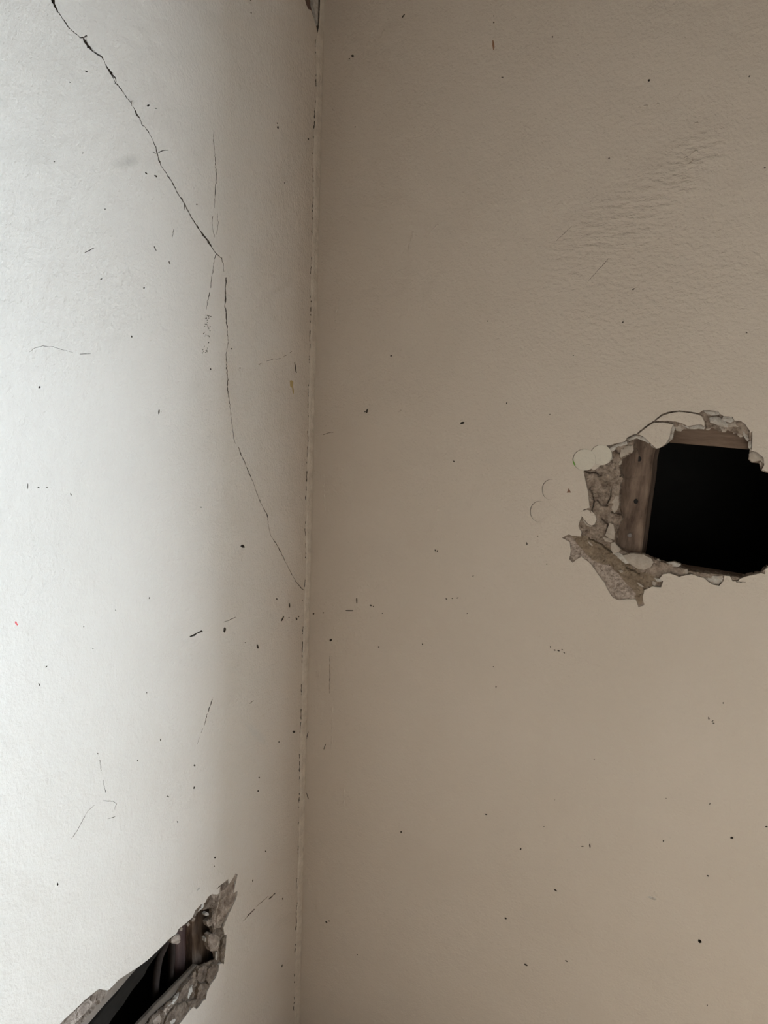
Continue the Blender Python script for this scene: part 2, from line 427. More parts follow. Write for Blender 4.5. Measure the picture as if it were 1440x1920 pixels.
# opening through the undercoat (where timber and cavity show)
P2R = Z1([(690,248),(730,250),(790,285),(815,306),(850,292),(890,250),(905,200),(918,178),(985,195),(1060,182),(1090,192),(1130,185),(1165,205),(1215,200),(1260,215),(1295,225),(1330,255),(1340,300),
    (1336,330),(1330,360),(1345,380),(1390,385),(1402,425),(1440,438),(1520,450),(1580,490),(1610,600),(1600,800),(1560,900),
    (1440,965),(1400,995),(1330,1010),(1280,1027),(1190,1008),(1100,1000),(980,985),(940,960),(850,938),(790,918),(730,893),(660,893),(615,870),(585,835),(590,770),(610,720),(622,690),
    (605,640),(605,560),(612,500),(628,470),(612,440),(605,390),(625,360),(672,330),(683,290)])
DENTS = [(1031.5, 918, 15.5, 19), (1011.5, 959, 18, 19.8)]
D3 = (1095, 862, 21.5, 20); D4 = (1126.5, 853, 20, 19)
holesR = [crumble(P1R, 1.8, .55, 1)]
for k, (x, y, rx, ry) in enumerate(DENTS + [D3, D4]): holesR.append(disc(x, y, rx, ry))
CHIPS_R = [(661,105,2.6,2.6,0),(655,110,1.2,1.2,0),(756,30,1.3,5,35),(1142,297,1.6,1.6,0),(926,30,1,1,0),(926,42,1.4,1.6,0),(942,145,2,1,0),
    (666,238,1,1,0),(733,667,1.6,1.6,0),(688,771,1.6,4,10),(685,772,2.5,1,0),(867,793,4,2.6,-15),(851,865,1.6,1.6,0),(988,1019,1,2.5,-15),(816,1032,1.1,2.2,-15),(820,1033,1,2,20),
    (710,1213,1.5,1.6,0),(792,1208,1.2,1.2,0),(669,1126,1.2,5.5,-3),(655,1145,9,1.1,0),(695,1135,2.2,1.6,20),(700,1137,1,1,0),(588,1151,1.8,1.4,0),(606,1149,1.2,1.2,0),
    (620,1200,2.6,2.2,-30),(930,1288,1.3,1.3,0),(925,1250,.9,.9,0),(1356,1318,1.4,1.4,0),(1114,1424,1.1,1.1,0),(911,1527,2.6,1.3,20),(752,1560,1.7,2,0),(976,1592,1.6,2.2,25),
    (1092,1587,2.6,1,0),(1106,1586,1.3,4,-8),(1041,1669,3.4,1.5,30),(948,1722,2.4,1.7,30),(986,1809,5,1.6,30),(1062,1802,3,1,30),(1312,1765,3.4,4.6,-25),(1331,1507,1,2.2,15),(1372,1571,2.8,2.2,0),
    (1437,1550,2.6,1.4,0),(1327,1642,2.6,1.6,20),(1326,1885,1.2,1.8,0),(1217,151,2.2,2.8,40),(1405,143,1.3,2.4,35),(1036,69,1.3,1.6,30),(1434,315,2,1.4,-20),(1400,624,1.7,1.2,0),(1168,604,2.6,1.2,-25),
    (1188,542,3,1.2,-30),(1020,1550,1,1,0),(988,1021,1,1,0),(1025,1058,1.2,.8,30),(887,1080,.9,1.8,20),(1008,1005,1.4,.8,0),(914,602,1,1,0),(1075,666,1.3,1,0),(1244,1577,1.5,1.5,0),
    (612,1729,2.4,1.6,30),(617,1727,1.5,1,30),(670,1790,1,1,0),(1031,777,.9,.9,0),(950,756,1,2.2,20),(717,1150,1,1,0),(1032,1213,1,1.6,0),(1040,1219,2,1,20),(1047,1220,2.6,1.1,20),(1054,1218,1.4,1,40),(1058,1224,2,1,35),
    (1329,1347,1.2,3.2,-20),(1336,1352,2.2,1,-20),(1338,1356,2,.9,10),(837,1123,1.6,1,20),(848,1122,1.2,1,0),(858,1121,2,.7,-20),(876,1150,1,1,0),(1249,1497,.9,.9,0),(1040,1500,.7,.7,0)]
for k, (x, y, rx, ry, a) in enumerate(CHIPS_R): holesR.append(blob(x, y, rx, ry, a, 8, k))
lump_tri = [(1066.3, 915.5), (1070.8, 923.6), (1062.4, 923.8)]
CRACKS_R = [[(1258,1087,.8),(1262,1091,1.6),(1380,1091,1.2),(1398,1091.5,.6)][2:],
    [(1383,1083,1.4),(1374,1081,1.2),(1370,1077,.8)],
    [(1103,527,.3),(1118,510,.5),(1130,497,.6),(1142,484,.3)],
    [(1043,452,.25),(1058,437,.4),(1072,424,.25)],
    [(618,1230,.4),(618.5,1260,.8),(617.5,1300,.4)],
    [(611,1395,.9),(608,1403,1.4),(607,1405,1.4)],
    [(573,1485,.8),(576,1490,1.2),(578,1498,1.5)],
    [(578,1372,.8),(576,1380,1.6),(574,1389,1.4)],
    [(606,815,.6),(615,812,.9),(625,811,.6)]]
for k, c in enumerate(CRACKS_R): holesR.append(slit(c, 1, k))

outerR = [(0, 0), (RW, 0), (RW, RH), (0, RH)]
win1 = [(WIN1[0], WIN1[2]), (WIN1[1], WIN1[2]), (WIN1[1], WIN1[3]), (WIN1[0], WIN1[3])]
wall_right = wall_skin('R', 'wall_right', outerR, holesR, [win1], .0035, [PAINT_R, EDGE, DARKCRACK], 5)
structure(wall_right, 'cream plastered wall on the right of the corner, with a square hole knocked into it', 'wall')

BANDR = [on('R', *p) for p in Z1([(330,790),(420,800),(520,850),(600,900),(680,985),(760,1010),(830,1040),(790,1075),(740,1100),(735,1190),(700,1170),(690,1110),(640,1060),(600,1010),(540,960),(450,930),(400,880),(350,820)])]
GRITR = [on('R', *p) for p in Z1([(300,800),(345,815),(400,885),(450,935),(540,965),(600,1015),(640,1065),(690,1115),(695,1160),(600,1165),(540,1120),(480,1020),(400,930),(320,960),(310,880)])]
def inside1(u, v, P):
    r = False; n = len(P)
    for i in range(n):
        x0, y0 = P[i]; x1, y1 = P[(i+1) % n]
        if (y0 > v) != (y1 > v) and u < (x1-x0)*(v-y0)/(y1-y0)+x0: r = not r
    return r
def matR(u, v):
    j = .004*noise.noise((u*120, v*120, 3))
    if inside1(u+j, v-j, GRITR): return 2
    if inside1(u+j, v-j, BANDR): return 1
    return 0
ctlR = [(*p, d) for p, d in zip(Z1([(420,500),(440,620),(500,500),(580,480),(560,600),(600,650),(600,760),(520,760),(430,780),(560,850),(650,930),(740,950),(850,970),(950,1000),(1100,1030),(1300,1040),(1440,990),
    (330,800),(350,900),(450,880),(560,930),(640,1010),(700,1090),(720,1170),(560,1080),(620,1130),(480,970),(600,320),(580,420),(660,270),(720,235),(640,380),(1100,110),(1150,150),(1250,160),(1320,220),(1345,280),(1390,350),(1420,420),(820,1060),(1550,450),(1550,920)]),
    [2,2,4,7,6,10,12,6,2.5,7,9,9,6,6,5,5,5, 1.4,1.6,3,4.5,4,3,1.6,1.7,1.6,1.8,5,5,6,6,11,5,8,7,6,4,6,5,3,6,6])]
rough_bed('R', 'undercoat', P1R, P2R, ctlR, .0008, .0026, .018, [UNDER, DUSTY, GRIT], wall_right, matfun=matR,
    grooves=[Z1(g) for g in ([(605,458),(575,480),(558,510),(552,560),(548,590),(530,615),(515,632)], [(412,422),(440,440),(462,436),(490,456),(512,448)], [(555,668),(620,676)], [(440,520),(460,600),(455,680)],
    [(560,300),(600,330),(640,345)], [(500,700),(540,730),(520,790)], [(430,806),(500,842),(545,880),(600,905)], [(640,975),(690,992),(715,1020)], [(480,590),(500,620),(540,625)])])

backing('R', outerR, P1R, [win1], DARKCRACK, wall_right)
# timbers behind the plaster
stud = beam('R', 'timber_stud', Z1([(590,140),(510,1180),(690,1180),(825,140)]), .020, .045, WOODV, wall_right, 18, .0016, 1)
# front of stud spans from the plaster to the black opening
for (x, y) in ((715, 362), (697, 600)):
    c = on('R', 960+x/3, 740+y/3, .0195)
    a = [wpt('R', c[0]+.0034*math.cos(t*math.pi/4), c[1]+.0042*math.sin(t*math.pi/4), .0193) for t in range(8)]
    b = [wpt('R', c[0]+.0026*math.cos(t*math.pi/4), c[1]+.0033*math.sin(t*math.pi/4), .0188) for t in range(8)]
    link('nail_hole', a+b, [(i, (i+1) % 8, 8+(i+1) % 8, 8+i) for i in range(8)]+[tuple(range(8, 16))], DEEPSHADE, stud)
c = on('R', 960+662/3, 740+790/3, .019)
nv = []; nf = []
for k, (r, d) in enumerate(((.0036, .0198), (.0036, .0185), (.0022, .0178))):
    nv += [wpt('R', c[0]+r*math.cos(t*math.pi/5), c[1]+r*math.sin(t*math.pi/5), d) for t in range(10)]
for k in range(2): nf += [(k*10+i, k*10+(i+1) % 10, k*10+10+(i+1) % 10, k*10+10+i) for i in range(10)]
nf.append(tuple(range(20, 30))); link('nail_head', nv, nf, RUST, stud)
lump('R', 'wood_splinter', Z1([(690,330),(700,300),(716,330),(712,350),(704,400),(694,450),(684,455),(688,400)]), 18.5, 2, WOODV, stud, .8, .4, seed=3)
lump('R', 'wood_splinter', Z1([(738,305),(752,280),(760,300),(752,340),(742,345)]), 18.5, 2, WOODV, stud, .8, .4, seed=5)
lump('R', 'wood_splinter', Z1([(640,470),(760,455),(768,500),(700,530),(640,520)]), 19.2, 1.5, WOODV, stud, .5, .5, seed=7)
lump('R', 'wood_splinter', Z1([(640,700),(738,690),(736,740),(660,760)]), 19.2, 1.5, WOODV, stud, .5, .5, seed=9)
beam('R', 'timber_lath', Z1([(800,262),(1660,338),(1660,60),(800,40)]), .019, .026, WOODH, wall_right, 22, .0010, 2)
beam('R', 'timber_lath', Z1([(560,905),(1660,1085),(1660,1180),(560,1040)]), .0185, .020, WOODH, wall_right, 22, .0010, 4)
uC = on('R', 1100, 1000); uD = on('R', 1560, 700)
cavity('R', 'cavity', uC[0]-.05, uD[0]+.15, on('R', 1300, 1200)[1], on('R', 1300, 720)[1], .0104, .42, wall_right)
# two loosened plates of plaster under the arched crack
lump('R', 'loose_plaster_piece', Z1([(710,222),(764,179),(801,157),(850,157),(905,167),(893,196),(886,240),(862,279),(832,299),(812,303),(790,283),(742,238)]), .4, 10, [PAINT_R, EDGE], wall_right, .3, .1, (.012, -.01), 11, .35)
lump('R', 'loose_plaster_piece', Z1([(808,147),(845,119),(884,106),(940,96),(1000,103),(1046,112),(1066,122),(1082,150),(1082,178),(1060,166),(1030,170),(990,178),(955,160),(915,150),(870,146),(840,148)]), .6, 9, [PAINT_R, EDGE], wall_right, .3, .1, (.01, -.03), 12, .35)
lump('R', 'plaster_chunk', Z1([(888,170),(905,165),(920,182),(910,210),(900,250),(870,278),(862,281),(886,240)]), 5, 9, EDGE, wall_right, 1.2, .6, seed=13)
# hammer-struck discs of paint
def dent(x, y, rx, ry, d0, tilt, seed):
    return lump('R', 'hammer_dent', disc(x+.9, y+.35, rx-.1, ry-.1, 44), d0, 3, [CRUSHED if seed > 22 else PAINT_R, EDGE], wall_right, -.4, .10, tilt, seed, 0)
dent(*DENTS[0], .85, (-.066, .012), 21); dent(*DENTS[1], .85, (-.058, .014), 22)
dent(*D3, .8, (-.045, .016), 23); dent(*D4, .7, (.0, .0), 24)
lump('R', 'green_paint_trace', Z1([(335,366),(342,366),(352,386),(357,404),(347,400),(338,384)]), .2, .6, mat('green_trace', (.14, .27, .04), .7), wall_right, .1, 0, seed=2, jag=.2)
lump('R', 'hammer_dent', Z2([(310,1190),(345,1165),(395,1150),(450,1165),(495,1215),(512,1270),(490,1330),(455,1345),(410,1325),(370,1275),(335,1235)]), .9, 2.4, [PAINT_R, EDGE], wall_right, .3, .15, (.06, .03), 25, .3)
lump('R', 'plaster_chunk', Z2([(335,1250),(350,1262),(400,1325),(450,1352),(470,1350),(440,1362),(395,1345),(350,1290)]), 1.2, 1.5, PALE, wall_right, .2, .1, seed=26, jag=.2)
# chunks and crumbs
CH = [([(605,345),(612,308),(640,290),(678,285),(682,310),(672,330),(640,342),(612,355)], 4, 7, PALE, 2),
      ([(597,385),(606,370),(618,372),(612,395),(600,398)], 7, 5, PALE, 1.2),
      ([(545,300),(600,275),(645,262),(650,280),(600,295),(560,325),(565,360),(555,370)], 3, 5, EDGE, 1.2),
      ([(648,250),(690,228),(740,238),(790,284),(796,300),(760,268),(700,244),(660,262)], 4, 10, EDGE, 1),
      ([(560,575),(585,560),(600,575),(602,620),(590,650),(572,668),(560,640)], 6.5, 6, PALE, 1.6),
      ([(545,480),(580,465),(605,455),(600,480),(570,500),(555,540),(545,590),(530,560)], 5.5, 4, UNDER, 1.5),
      ([(548,722),(572,730),(578,780),(574,818),(545,808),(524,790)], 5, 7, PALE, .6),
      ([(508,800),(540,806),(566,822),(560,830),(525,826)], 3.6, 4, PALE, .8),
      ([(558,835),(575,830),(612,872),(600,885),(568,895),(555,865)], 5.5, 5, PALE, 1),
      ([(622,905),(680,893),(740,900),(780,920),(797,942),(782,968),(740,987),(700,977),(655,945)], 4, 9, PALE, 3),
      ([(565,895),(600,888),(640,912),(660,948),(640,955),(600,920)], 5, 6, EDGE, 1.5),
      ([(800,932),(822,924),(838,940),(832,952),(812,946)], 7, 5, PALE, 1),
      ([(790,955),(850,945),(880,960),(850,990),(810,1000),(780,985)], 5, 6, UNDER, 2),
      ([(870,945),(915,940),(950,955),(938,968),(905,972),(880,962)], 6, 6, EDGE, 1.5),
      ([(905,968),(960,978),(985,985),(988,1012),(950,1010),(910,995)], 4, 6, UNDER, 2),
      ([(962,985),(985,982),(993,1005),(975,1012)], 3.4, 4, PALE, 1),
      ([(1000,988),(1090,1004),(1170,1014),(1150,1036),(1090,1030),(1020,1008)], 7, 6, WOODH, 1),
      ([(1085,1032),(1130,1020),(1190,1022),(1186,1050),(1160,1070),(1125,1064)], 4, 6, EDGE, 2),
      ([(1155,1024),(1185,1020),(1180,1044),(1160,1048)], 3, 5, PALE, 1),
      ([(1228,1022),(1262,1024),(1285,1032),(1268,1046),(1242,1044)], 3.5, 5, UNDER, 1),
      ([(1330,1016),(1375,1004),(1400,1000),(1395,1008),(1350,1020)], 4, 5, UNDER, 1),
      ([(1424,980),(1440,968),(1446,985),(1432,1010),(1426,1005)], 2, 5, EDGE, .6),
      # upper right rim
      ([(1058,108),(1085,95),(1110,100),(1112,140),(1100,175),(1085,165),(1078,130)], 5, 8, UNDER, 2),
      ([(1075,90),(1115,90),(1160,98),(1168,112),(1130,118),(1095,108)], 2.6, 6, EDGE, 1.5),
      ([(1110,128),(1150,122),(1185,135),(1215,165),(1212,185),(1180,180),(1140,165),(1112,155)], 4, 9, EDGE, 3),
      ([(1165,180),(1195,178),(1217,190),(1200,212),(1182,212)], 8, 6, PALE, 2),
      ([(1088,185),(1115,172),(1122,185),(1106,202),(1092,200)], 9, 6, PALE, 1.5),
      ([(1140,180),(1156,180),(1154,195),(1142,193)], 10, 5, PALE, 1),
      ([(1190,122),(1238,126),(1250,148),(1230,158),(1200,150),(1180,140)], 2.8, 7, EDGE, 2),
      ([(1205,160),(1250,152),(1290,160),(1285,180),(1240,185),(1210,182)], 5, 7, PALE, 2),
      ([(1238,192),(1262,196),(1266,216),(1244,220)], 9, 6, PALE, 1.5),
      ([(1272,210),(1290,216),(1300,238),(1282,240),(1268,228)], 9, 6, PALE, 1.5),
      ([(1250,148),(1295,152),(1322,182),(1335,215),(1320,225),(1290,190),(1265,175)], 3.4, 8, UNDER, 2.4),
      ([(1285,195),(1312,205),(1328,235),(1338,260),(1322,262),(1300,230)], 6, 7, EDGE, 2),
      ([(1335,210),(1350,208),(1350,240),(1342,265),(1330,245)], 2.4, 6, UNDER, 1.2),
      ([(1330,265),(1346,258),(1350,300),(1342,314),(1328,295)], 4, 7, EDGE, 1.5),
      ([(1332,335),(1350,320),(1385,328),(1414,355),(1416,388),(1396,372),(1350,378),(1334,362)], 3, 9, PALE, 3),
      ([(1392,380),(1408,378),(1412,402),(1400,400)], 5, 6, PALE, 1),
      ([(912,178),(940,165),(965,172),(970,192),(950,206),(925,204)], 6, 8, PALE, 2),
      ([(955,165),(990,180),(1030,174),(1060,168),(1088,182),(1080,195),(1050,192),(1010,195),(970,188)], 4, 8, EDGE, 1.2),
      # little flakes on the brown scar
      ([(425,825),(436,828),(456,848),(450,852),(432,838)], 1.2, 1.5, PALE, .3),
      ([(700,1055),(716,1060),(742,1080),(732,1084),(712,1070)], 1.2, 2, PALE, .4),
      ([(600,990),(618,986),(626,998),(610,1002)], 2.5, 2.5, PALE, .8),
      ([(800,1030),(846,1040),(844,1050),(815,1052)], 1.6, 2.5, EDGE, .6),
      ([(790,1050),(812,1055),(806,1075),(790,1070)], 2, 2.5, PALE, .6),
      ([(384,905),(398,908),(394,914)], 1, 1.2, PALE, .3)]
for k, (p, d, t, m, b) in enumerate(CH):
    lump('R', 'plaster_chunk', Z1(p), d, t, m, wall_right, b, .7, seed=30+k, jag=.6)
# cracks that show dark inside the bare plaster: thin gaps in a rough crust
# raised drips and trowel ridges in the paint
RIDGES = [[(775,430,4),(771,445,4.5),(768,460,3),(766,475,2.6)],[(822,420,3.2),(812,430,3.6),(803,441,2.2)],[(636,560,2.5),(630,585,2.6),(627,615,1.6)],[(722,56,5),(718,64,6),(715,68,3)],[(620,195,3),(623,203,4),(625,208,3)],[(760,505,4),(762,511,3.4)],
    [(1308,282,5),(1296,290,4),(1282,298,3)],[(1300,300,4),(1292,308,4)],[(1293,318,4),(1284,324,3),(1276,322,2)],[(1286,330,3),(1278,338,3)],[(1312,228,4),(1302,232,3)],[(1218,196,4),(1206,200,3),(1196,203,2)],[(1235,193,6),(1230,199,4)],
    [(624.5,1305,1.8),(623,1340,2.2),(622,1390,2.2),(620,1415,1.4)],[(645,1478,1.6),(646,1495,2.6),(645,1506,3)],[(650,1352,6),(652,1360,6)],[(1226,1672,10),(1236,1680,7)],[(748,774,3),(752,768,3)],[(610,800,2.4),(616,790,2)],[(1360,474,3),(1352,475,4)],[(868,788,6),(862,790,4)],
    [(606,880,1.8),(608,930,2.2),(612,985,1.8)]]
for k, r in enumerate(RIDGES):
    lump('R', 'plaster_ridge', slit(r, 1.0, k), 0.05, .6, PAINT_R, wall_right, 1.1 if len(r) < 4 else .9, .1, seed=70+k, jag=0, step=.0016)
lump('R', 'brown_stain', blob(925, 84, 1.8, 9, -4, 12), -.1, .2, mat('rust_stain', (.24, .115, .06), .8), wall_right, .02, 0, jag=.3)
lump('R', 'brown_chip', lump_tri, -.15, .3, mat('chip_brown', (.20, .105, .065), .8), wall_right, .05, 0, jag=0)
# the gouge low on the wall
lump('R', 'plaster_crumb', blob(1223, 1684, 9, 2.2, 22, 12), -.2, .8, EDGE, wall_right, .8, .2, jag=.3)

# ================================================================== LEFT WALL
P1L = ZA([(-60,1240),(85,1105),(130,1060),(190,1005),(250,945),(345,870),(360,867),(410,875),(425,868),(490,800),(560,755),(630,710),(690,665),(770,590),(845,515),(890,480),(905,450),(960,405),(1000,370),(1020,320),(1060,280),(1090,265),(1110,225),(1135,208),
    (1170,212),(1188,200),(1190,165),(1215,130),(1250,105),(1250,140),(1275,110),(1297,66),(1312,72),(1300,130),(1285,200),(1312,188),(1305,230),(1275,300),(1250,350),(1225,410),(1215,440),(1222,490),(1236,488),(1232,560),(1218,695),(1205,688),(1185,695),(1180,740),(1160,790),
    (1130,830),(1100,890),(1095,935),(1070,950),(1050,985),(1030,1005),(1005,990),(985,1010),(940,1070),(910,1108),(830,1220),(700,1380),(200,1380)])
P2L = ZA([(-60,1330),(185,1108),(300,990),(400,868),(412,848),(474,778),(544,731),(612,686),(670,641),(748,566),(824,491),(872,456),(890,430),(946,386),(990,352),(1016,324),(1062,298),(1100,290),(1118,300),(1125,330),(1108,380),(1120,430),(1128,480),(1105,530),(1118,590),(1150,605),(1158,650),
    (1125,670),(1045,705),(1030,720),(1000,760),(940,850),(880,920),(800,990),(720,1060),(690,1108),(600,1240),(500,1400),(150,1400)])
holesL = [crumble(P1L, 1.6, .45, 2)]
CRACKS_L = [
 [(94,-20,3),(100,4,6),(104,14,3),(112,27,2),(117,34,1),(124,44,2),(130,53,2),(135,57,1.2),(140,62,1),(146,66,1),(150,71,2),(156,70,3)],
 [(163,66.5,2),(158,69,4),(157,73,5),(162,82,5.5),(170,92,5),(174,96,3.5),(180,100,2.6),(189,105,2),(195,113,.7),(200,125,1.5),(208,137,3),(212,146,1.2),(217,156,1.5),(227,167,2.6),(233,176,1),(238,184,1.6),(246,193,1),(251,203,1),(257,215,3),(262,222,1.2),(267,235,1.1),(271,237,2),(280,250,1),(288,266,.8),(293,279,1.6),(295,288,3.2),(298,300,2),(303,313,1),(309,320,1),(315,330,2),(322,340,1),(327,350,1.6),(336,368,1.3),(341,373,2.8),(346,383,2.2),(355,400,1),(362,413,2),(372,428,1.6),(383,443,2.8),(391,454,2.8),(400,468,1),(405,475,1.5),(415,484,1.2),(419,495,.7),(420,510,.5)],
 [(211,140,1),(216,146,2),(218,153,1.4),(215,158,.8)],
 [(424,520,1.6),(424,530,2.1),(422,540,1.9),(423,560,1.9),(421,573,1.9),(424,583,2.1),(425,605,1.9),(426,625,1.3),(428,640,.5),(424,665,.6),(425,690,1.2),(427,712,1.6),(426,725,1.4),(430,750,.9),(433,780,.7),(437,810,.8),(438,822,.8),(442,832,.5)],
 [(447,838,.7),(452,853,1.1),(457,863,1.0),(466,885,1.4),(475,905,.8),(485,935,.9),(494,953,.8),(501,965,1.4),(503,985,.5),(508,1005,.6),(520,1023,1.1),(525,1032,1.3),(535,1053,.9),(545,1073,1),(555,1090,1),(566,1104,1.1),(577,1111,.8)],
 [(286,285,.5),(293,288,.9)],[(297,286,1.6),(304,283,1.2),(316,281,.8)],[(346,384,1.6),(346,393,.9)],
 [(404,478,1),(402,487,1.1),(400,500,.8),(397,520,.8),(395,540,.9)],[(393,548,.9),(389,565,.8),(387,580,.6)],
 [(401,247,.4),(400,262,.9),(402,280,.6),(404,305,1.1),(406,330,1),(404,350,.9),(403,370,.9),(402,390,.5)],[(408,400,.5),(409,420,.7),(406,440,.5)],[(399,405,.5),(398,425,.6),(402,445,.6)],
 [(54,661,.3),(66,652,.8),(80,649,.6),(100,650,.6),(118,656,.5),(137,661,.3)],[(150,664,1),(170,663,.6)],
 [(134,1573,.4),(146,1555,.7),(155,1538,.6),(165,1520,.5),(177,1510,.3)],
 [(192,1502,.5),(200,1502,.8),(212,1502,.6),(218,1506,.9),(215,1518,.5)],[(202,1535,.4),(208,1534,.8),(216,1531,.7)],[(183,1412,1.4),(184,1414,1.6)],[(187,1425,.8),(190,1445,.8)],[(193,1462,.6),(198,1486,.9)],
 [(398,1311,1.0),(390,1335,1.1)],[(389,1338,.6),(383,1360,.7)],[(380,1366,.9),(377,1374,.6)],[(374,1382,.4),(370,1395,.3)],
 [(456,1727,.5),(470,1712,1.6),(477,1705,2.4)],[(481,1700,.7),(503,1680,.5)],[(504,1686,1.6),(516,1675,1.8)],
 [(406,1667,.6),(413,1661,1.4),(420,1655,1.6),(428,1649,.8)],
 [(159,474,1),(168,469,1.6),(176,465,.8)],[(289,462,1.6),(293,470,1.4)],[(317,490,2),(319,496,1)],[(326,430,.9),(323,445,.8)],
 [(356,1194,2),(362,1192,3),(370,1187,2),(378,1183.5,2.6),(380,1185,1.5)],[(419,1167,.5),(430,1163,.9),(442,1157,.5)],[(468,1319,.8),(476,1314,.8)],
 [(485,684,.9),(490,681,.6)],[(500,677,.4),(512,674,.6)],[(517,674,.6),(526,672,1.0)],[(531,669,.5),(539,665,.7)],[(543,662,.5),(547,659,.7)],
 [(552.5,679,1.2),(554,689,2),(556,699,1.6)],[(565,1399,2.8),(566,1390,2),(570,1377,1.6)]]
for k, c in enumerate(CRACKS_L): holesL.append(slit(c, 1, k+50))
CHIPS_L = [(298,772,1.7,5,5),(521,239,1.8,2.8,0),(520,231,1.2,1.5,0),(578,261,1.2,2.2,0),(534,343,1.2,1.2,0),(455,1024,4,3.4,30),(421,1181,2.6,5,5),(483,1212,2,4,-10),(543,1135,1.5,5,0),(530,1160,1.5,6,28),(556,1160,1.5,3,-20),(560,1156,1.2,1.6,0),
    (551,1372,2.2,3,-35),(108,1658,1.4,3,10),(74,726,2,2.2,0),(52,912,.9,6,0),(72,914,2,1,0),(88,914,2,.8,0),(133,927,1,2.4,-20),(365,1435,1.8,2,0),(364,1477,1.2,3,15),(486,1458,1.3,1.7,0),(484,1483,1.6,1.6,0),(403,1608,1.8,1.6,0),(402,1624,.9,.9,0),(498,1596,1.2,1.2,0),(333,1541,1.4,1.4,0),(314,1493,1.6,1,-20),
    (474,1651,1.1,2.6,5),(530,1685,1.1,1.9,0),(372,1667,3.4,1.4,-40),(529,1811,1,3.4,10),(519,1123,1.4,1.6,0),(567,1125,1,1,0),(542,1158,1,1,0),(460,1205,1,1,0),(395,692,1.1,1.7,0),(450,690,1.3,1.2,0),(434,654,1.4,1.4,0),(247,631,1.3,2.4,-10),(190,523,2,.9,-15),(270,540,1.6,1.4,0),(197,392,2,.8,0),
    (155,287,.8,2,80),(102,303,1.6,1,0),(162,134,3.2,1.2,20),(131,154,1.4,1,20),(278,198,3,2,-30),(292,203,2.4,1,0),(471,24,1,2,-10),(470,0,1.5,1.6,0),(274,325,3,1.5,35),(292,330,3.4,1.8,35),(369,383,1.3,1.3,0),(523,1391,1.2,1.2,0),(302,772,.6,.6,0),(377,951,1.1,1.1,0),(280,1121,1,1.8,20),(217,1144,1.2,1,0),(258,1426,1,1.8,10),(301,1387,.8,2.4,0),(275,1299,1,1,0),(316,1494,1,1,0),(74,1284,1,3.4,-25),(87,1250,2.4,.9,-35),(157,1175,1.2,.8,-20),(174,1216,1.6,.7,0)]
rr = random.Random(4)
for k in range(44):                                       # the dotted roller trace below the fork of the crack
    t = rr.random(); x = 391 - 7*t + rr.uniform(-7, 7)*(1-.5*abs(t-.5)); y = 590 + 75*t
    CHIPS_L.append((x, y, rr.uniform(.5, 1.2), rr.uniform(.5, 1.1), rr.uniform(0, 90)))
for k, (x, y, rx, ry, a) in enumerate(CHIPS_L): holesL.append(blob(x, y, rx, ry, a, 8, k+300))
# corner break at the top, open joint of the corner in dashes
def corner_x(y): return 603.5 - 46*y/1920.0 + 1.2*noise.noise((y*.006, 0, 7))
def bead_w(y):
    w = max(3.2, (7.6 if y < 560 else 6.2) + 3.2*noise.noise((y*.009, 1, 0)) + 1.6*noise.noise((y*.05, 2, 0)))
    return w if y > 75 else 2.0 + (w-2.0)*max(0, (y-50)/25)
holesL.append(crumble([(597,-190),(584,-140),(572,-95),(566,-45),(570,-8),(574,8),(578,17),(583,19),(588,33),(593,50),(595.5,62),(597.5,52),(599,30),(600.3,0),(601.2,-45),(603,-120)], 2, .35, 5))
rr = random.Random(9)
y = 74.0
while y < 1915:
    L = rr.choice((3, 5, 8, 14, 20)); x = corner_x(y)
    off = -bead_w(y) - .7
    xx = corner_x(y)+off
    if not (1105 < y < 1116):
        holesL.append(slit([(xx, y, rr.uniform(.9, 2.0)), (corner_x(y+L)-bead_w(y+L)-.6, y+L, rr.uniform(.8, 2.2))], 1, y))
    y += L + rr.choice((5, 9, 14, 26, 40))
outerL = [(0, 0), (RD, 0), (RD, RH), (0, RH)]
wall_left = wall_skin('L', 'wall_left', outerL, holesL, [], .0035, [PAINT_L, EDGE, DARKCRACK], 1)
structure(wall_left, 'cream plastered wall on the left, daylit, with a long diagonal crack and a slot broken open', 'wall')

def matL(u, v):
    return 1 if inside1(u, v, PALE_L) else 0
PALE_L = [on('L', *p) for p in ZA([(1130,190),(1260,60),(1330,60),(1330,200),(1230,440),(1160,470),(1170,330)])]
ctlL = [(*p, d) for p, d in zip(ZA([(85,1105),(190,1030),(300,930),(390,880),(300,990),(150,1110),(500,805),(700,665),(900,470),(1010,360),(1060,285),(1130,215),(1230,150),(1300,70),(1300,200),(1180,230),(1200,330),(1150,330),(1160,440),(1200,470),(1150,560),(1225,560),(1215,680),
    (1170,620),(1150,690),(1080,720),(1160,780),(1060,780),(1100,880),(980,880),(1040,990),(900,960),(950,1050),(800,1030),(720,1090),(880,1108)]),
    [1.2,2.5,3,1.6,6,6,1.6,2,2,3,4,3,1.2,1,1.2,7,3,9,8,3,10,2.5,2,9,8,10,3,11,2.5,10,1.5,9,2,9,12,2])]
rough_bed('L', 'undercoat', P1L, P2L, ctlL, .0010, .0030, .012, [BROWN, UNDER], wall_left, matfun=matL,
    grooves=[ZA(g) for g in ([(1030,720),(1050,780),(1020,850),(950,900),(900,980),(840,1050),(800,1100)], [(1150,700),(1120,770),(1080,830)], [(1200,230),(1180,330),(1160,440)], [(1170,620),(1180,690)], [(1060,800),(1040,900),(1000,960)])])
backing('L', outerL, P1L, [], DARKCRACK, wall_left)
